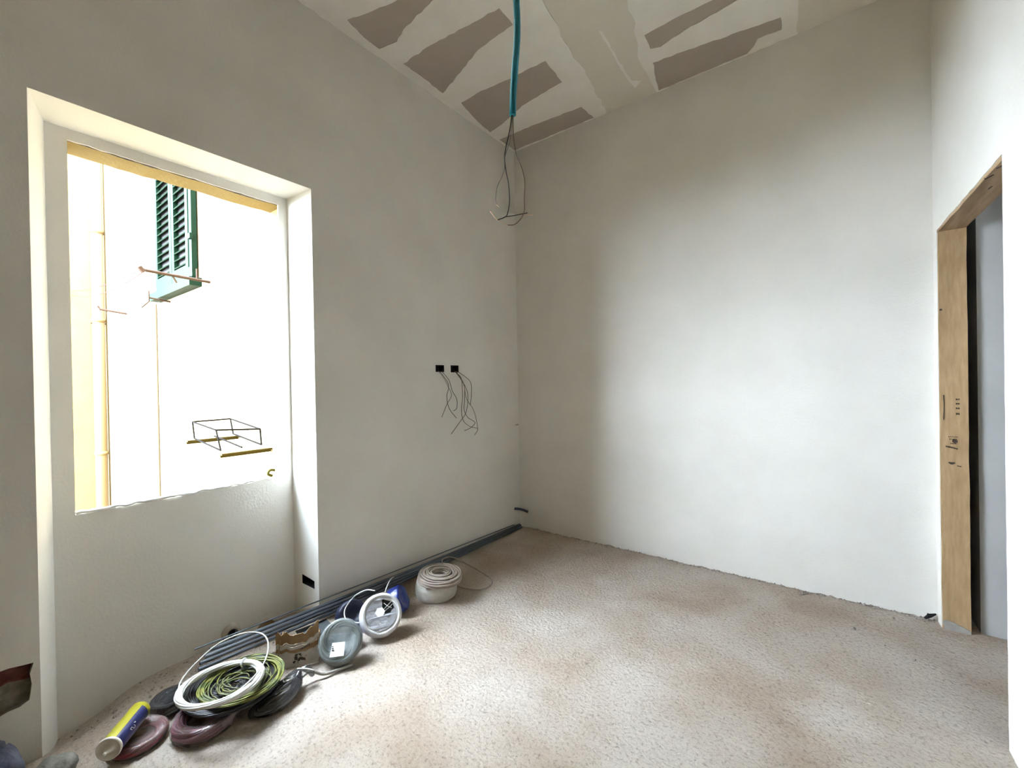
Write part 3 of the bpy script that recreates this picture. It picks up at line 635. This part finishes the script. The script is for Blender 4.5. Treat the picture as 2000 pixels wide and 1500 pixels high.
tag(o, 'brown cardboard scrap standing behind the steel tubes by the niche wall', 'cardboard')

# --- black wrapped bag of wire
bg_ = thing('black_wrapped_coil', 'black wire coil in shiny smoky wrap with a twisted neck', 'cable coil', None, frame((.475, -2.405, .036), (.15, -.1, 1), 0), 'cable coils on the floor')
ang = math.atan2(.21, -.05); RT = Matrix.Rotation(ang - bg_.matrix_world.to_euler().z, 4, 'Z')
def bag(lx, ly, lz, seed, wr):
    m = MB(); nu, nv = 40, 20
    for j in range(nv + 1):
        ph = -math.pi / 2 + math.pi * j / nv
        for i in range(nu):
            t = 2 * math.pi * i / nu; p_ = V((lx * math.cos(ph) * math.cos(t), ly * math.cos(ph) * math.sin(t), max(-.8, math.sin(ph)) * lz))
            p_.y += .25 * p_.x * p_.x / lx
            p_ += noise.noise_vector(p_ * 22 + V((seed, 0, 0))) * wr + V((0, 0, 1)) * wr * .8 * math.sin(p_.y * 160 + 3 * p_.x * 20)
            m.v.append(RT @ p_)
    m.f = [(j * nu + i, j * nu + (i + 1) % nu, (j + 1) * nu + (i + 1) % nu, (j + 1) * nu + i) for j in range(nv) for i in range(nu)]; m.i = [0] * len(m.f); return m
st = MB()
for k in range(18):
    th = k * 2.4; q = math.sqrt((k + .5) / 18)
    st.tube([RT @ V(((.085 + .02 * q * math.cos(th)) * math.cos(t), (.032 + .014 * q * math.cos(th)) * math.sin(t) + .25 * (.085 * math.cos(t)) ** 2 / .12, 0.012 * q * math.sin(th))) for t in [i * 2 * math.pi / 40 for i in range(40)]], .005, 6, closed=True)
st.out('windings', BLKW, bg_, smooth=True)
bag(.122, .058, .034, 2, .005).out('wrap', SMOKE, bg_, smooth=True)
bi = bg_.matrix_world.inverted()
nk = MB(); nk.tube([bi @ V(q) for q in spl([(.452, -2.325, .055), (.44, -2.30, .075), (.455, -2.275, .07), (.475, -2.262, .04)], 5)], [.016, .017, .014, .011, .010, .009, .010, .012, .014, .015, .015, .014, .013, .012, .010, .006], 9); nk.out('twisted_neck', SMOKE, bg_, smooth=True)
wire('white_tie', [bi @ V(q) for q in [(.435, -2.315, .085), (.46, -2.29, .082), (.485, -2.265, .07)]], .0035, WHC, bg_, 4)
rb_ = MB(); pts = spl([(.435, -2.31, .03), (.44, -2.26, .045), (.47, -2.21, .018), (.49, -2.15, .012), (.51, -2.09, .012)], 8); rb_.tube([bi @ V(q) for q in pts], .007, 7); rb_.out('plastic_strip', mat('pale_strip', (.28, .26, .22), .6), bg_, smooth=True)

# --- mauve and red wrapped coils at the near end
mv = coil_thing('mauve_cable_coil', 'dusty mauve wrapped coil lying under the black wire ring', 'cable coil', (.350, -2.637, .033), (.05, -.03, 1))
strands(MB(), .087, .022, .020, 18, .0055, 14, .002, 56).out('windings', MAUV, mv, smooth=True)
puck(.115, .056, .45, .25, seed=41, wr=.004, depth=.45).out('wrap', PKFILM, mv, smooth=True)
rc = coil_thing('red_cable_coil', 'dusty red wrapped coil under the yellow spray can', 'cable coil', (.230, -2.822, .023), (.03, -.02, 1))
strands(MB(), .074, .018, .011, 18, .0055, 15, .002, 56).out('windings', REDW, rc, smooth=True)
puck(.093, .040, .45, .25, seed=51, wr=.004, depth=.45).out('wrap', PKFILM, rc, smooth=True)
# --- dark dusty coil under the stack
dk = coil_thing('dark_cable_coil', 'dark grey dusty coil showing behind the can', 'cable coil', (.112, -2.690, .030), (.0, -.06, 1))
strands(MB(), .054, .014, .016, 14, .0055, 16, .002, 48).out('windings', BLKW, dk, smooth=True)
puck(.073, .05, .45, .25, n=14, seed=61, wr=.004, depth=.3).out('wrap', SMOKE, dk)

# --- ring stack: black wire, yellow-green wire, white cable
kr = coil_thing('black_wire_ring', 'black wire ring at the bottom of the ring stack', 'cable coil', (.310, -2.520, .085), (.02, .0, 1))
strands(strands(MB(), .158, .022, .008, 26, .0042, 17, .003, 64), .075, .062, .005, 40, .0042, 23, .006, 48).out('windings', BLKW, kr, smooth=True)
yg = coil_thing('yellow_green_wire_ring', 'yellow and green wire ring lying between the white and black rings', 'cable coil', (.350, -2.502, .111), (.02, .0, 1))
strands(MB(), .140, .016, .004, 16, .0028, 18, .010, 64).out('windings', YGC, yg, smooth=True)
st = MB(); rnd = random.Random(31)
for k in range(16):
    a0 = rnd.uniform(0, 6.28); sw = rnd.uniform(2.0, 3.6); r0 = rnd.uniform(.05, .11); ox, oy = rnd.uniform(-.05, .02), rnd.uniform(-.03, .03)
    st.tube([(ox + (r0 + .01 * math.sin(3 * t)) * math.cos(a0 + t), oy + (r0 + .01 * math.sin(3 * t)) * math.sin(a0 + t), -.006 + rnd.uniform(0, .003) + .004 * math.sin(t + k)) for t in [sw * q / 24 for q in range(25)]], .0028, 5)
st.out('loose_windings', YGD, yg, smooth=True)
st = MB()
for k in range(10):
    a0 = rnd.uniform(0, 6.28); sw = rnd.uniform(1.0, 2.6); r0 = rnd.uniform(.04, .10); ox, oy = rnd.uniform(-.05, .02), rnd.uniform(-.03, .03)
    st.tube([(ox + r0 * math.cos(a0 + t), oy + r0 * math.sin(a0 + t), -.001 + .004 * math.sin(t + k)) for t in [sw * q / 20 for q in range(21)]], .0028, 5)
st.out('loose_windings', YGC, yg, smooth=True)
wr_ = coil_thing('white_cable_ring', 'white cable ring on top of the stack with one big loose loop', 'cable coil', (.352, -2.583, .142), (-.04, .03, 1))
strands(MB(), .140, .012, .008, 18, .0040, 19, .002, 72).out('windings', WHC, wr_, smooth=True)
tie(wr_, .138, .014, -1.9, LABEL)
wi = wr_.matrix_world.inverted()
wire('loose_loop', [wi @ V(q) for q in [(.30, -2.71, .143), (.225, -2.685, .15), (.16, -2.62, .16), (.115, -2.53, .178), (.115, -2.46, .188), (.145, -2.40, .192), (.205, -2.365, .190), (.28, -2.37, .184), (.365, -2.41, .174), (.43, -2.47, .162), (.475, -2.56, .154), (.465, -2.64, .15), (.42, -2.70, .148)]], .0030, WHC, wr_, 8)

# --- spray can lying on the red coil
c0, c1 = V((.312, -2.918, .083)), V((.160, -2.792, .083)); ax = (c0 - c1)
can = thing('foam_spray_can', 'yellow and navy spray can with dished white end lying on red coil', 'can', None, frame(c1, ax))
Lc = ax.length; R = .0355; m = MB(); n = 40
prof = [(.0, -.004), (.018, -.004), (.026, 0), (.031, .006), (R, .014), (R, .03), (R, .06), (R, Lc * .5), (R, Lc * .8), (R, Lc - .012), (R * .98, Lc - .006)]
m.lathe(prof, n)
idx = []
for i in range(len(prof) - 1):
    for j in range(n):
        t = j + .5; idx.append(1 if i >= 5 and ((t / n) > .86 or (t / n) < .18) else 0)
m.i = idx; body = m.out('can_body', CANY, can, smooth=True, mats=[CANY, CANB], fix=False)
MB().lathe([(R * .9, Lc - .012), (R * 1.06, Lc - .010), (R * 1.10, Lc - .003), (R * 1.06, Lc + .003), (R * 1.0, Lc + .001), (R * .75, Lc - .006), (R * .45, Lc - .008), (R * .38, Lc - .002), (R * .30, Lc + .006), (.006, Lc + .012), (.005, Lc + .022), (.0035, Lc + .024), (.0001, Lc + .024)], n).out('valve_end', CANW, can, smooth=True)['label'] = 'dished white valve end'
# pale script print on the navy band
m = MB(); th0 = .35
def onc(t, s): return ((R + .0004) * math.cos(t), (R + .0004) * math.sin(t), s)
for k, pts in enumerate(([(-.12, .128), (.05, .134), (.12, .126), (-.02, .122), (-.18, .118), (-.10, .110), (.10, .113)], [(.16, .105), (.2, .10), (.25, .108)])):
    m.tube(spl([onc(th0 + a, s) for a, s in pts], 4), .0009, 5)
m.out('printed_script', LABEL, can)

# --- lump of mortar and blue cloth at the near corner
def lump(name, c, sx_, sy_, sz_, m_, seed, wr, fine=10):
    m = MB(); nu, nv = 36, 18
    for j in range(nv + 1):
        ph = -math.pi / 2 + math.pi * j / nv
        for i in range(nu):
            t = 2 * math.pi * i / nu; q = V((math.cos(ph) * math.cos(t), math.cos(ph) * math.sin(t), math.sin(ph)))
            q += noise.noise_vector(q * 1.6 + V((seed, 0, 0))) * wr + noise.noise_vector(q * fine * .6 + V((seed, 5, 0))) * wr * .25
            m.v.append(V((q.x * sx_, q.y * sy_, max(-.75, q.z) * sz_)))
    m.f = [(j * nu + i, j * nu + (i + 1) % nu, (j + 1) * nu + (i + 1) % nu, (j + 1) * nu + i) for j in range(nv) for i in range(nu)]; m.i = [0] * len(m.f)
    o = m.out(name, m_, smooth=True); o.location = c; return o
tag(lump('mortar_lump', (.215, -3.045, .038), .062, .062, .048, STONE, 3, .18), 'rounded grey mortar lump on the floor by the niche edge', 'rubble')
tag(lump('blue_cloth', (.115, -3.185, .068), .085, .085, .09, CLOTH, 6, .35), 'crumpled dusty blue cloth below the broken wall hole', 'cloth')
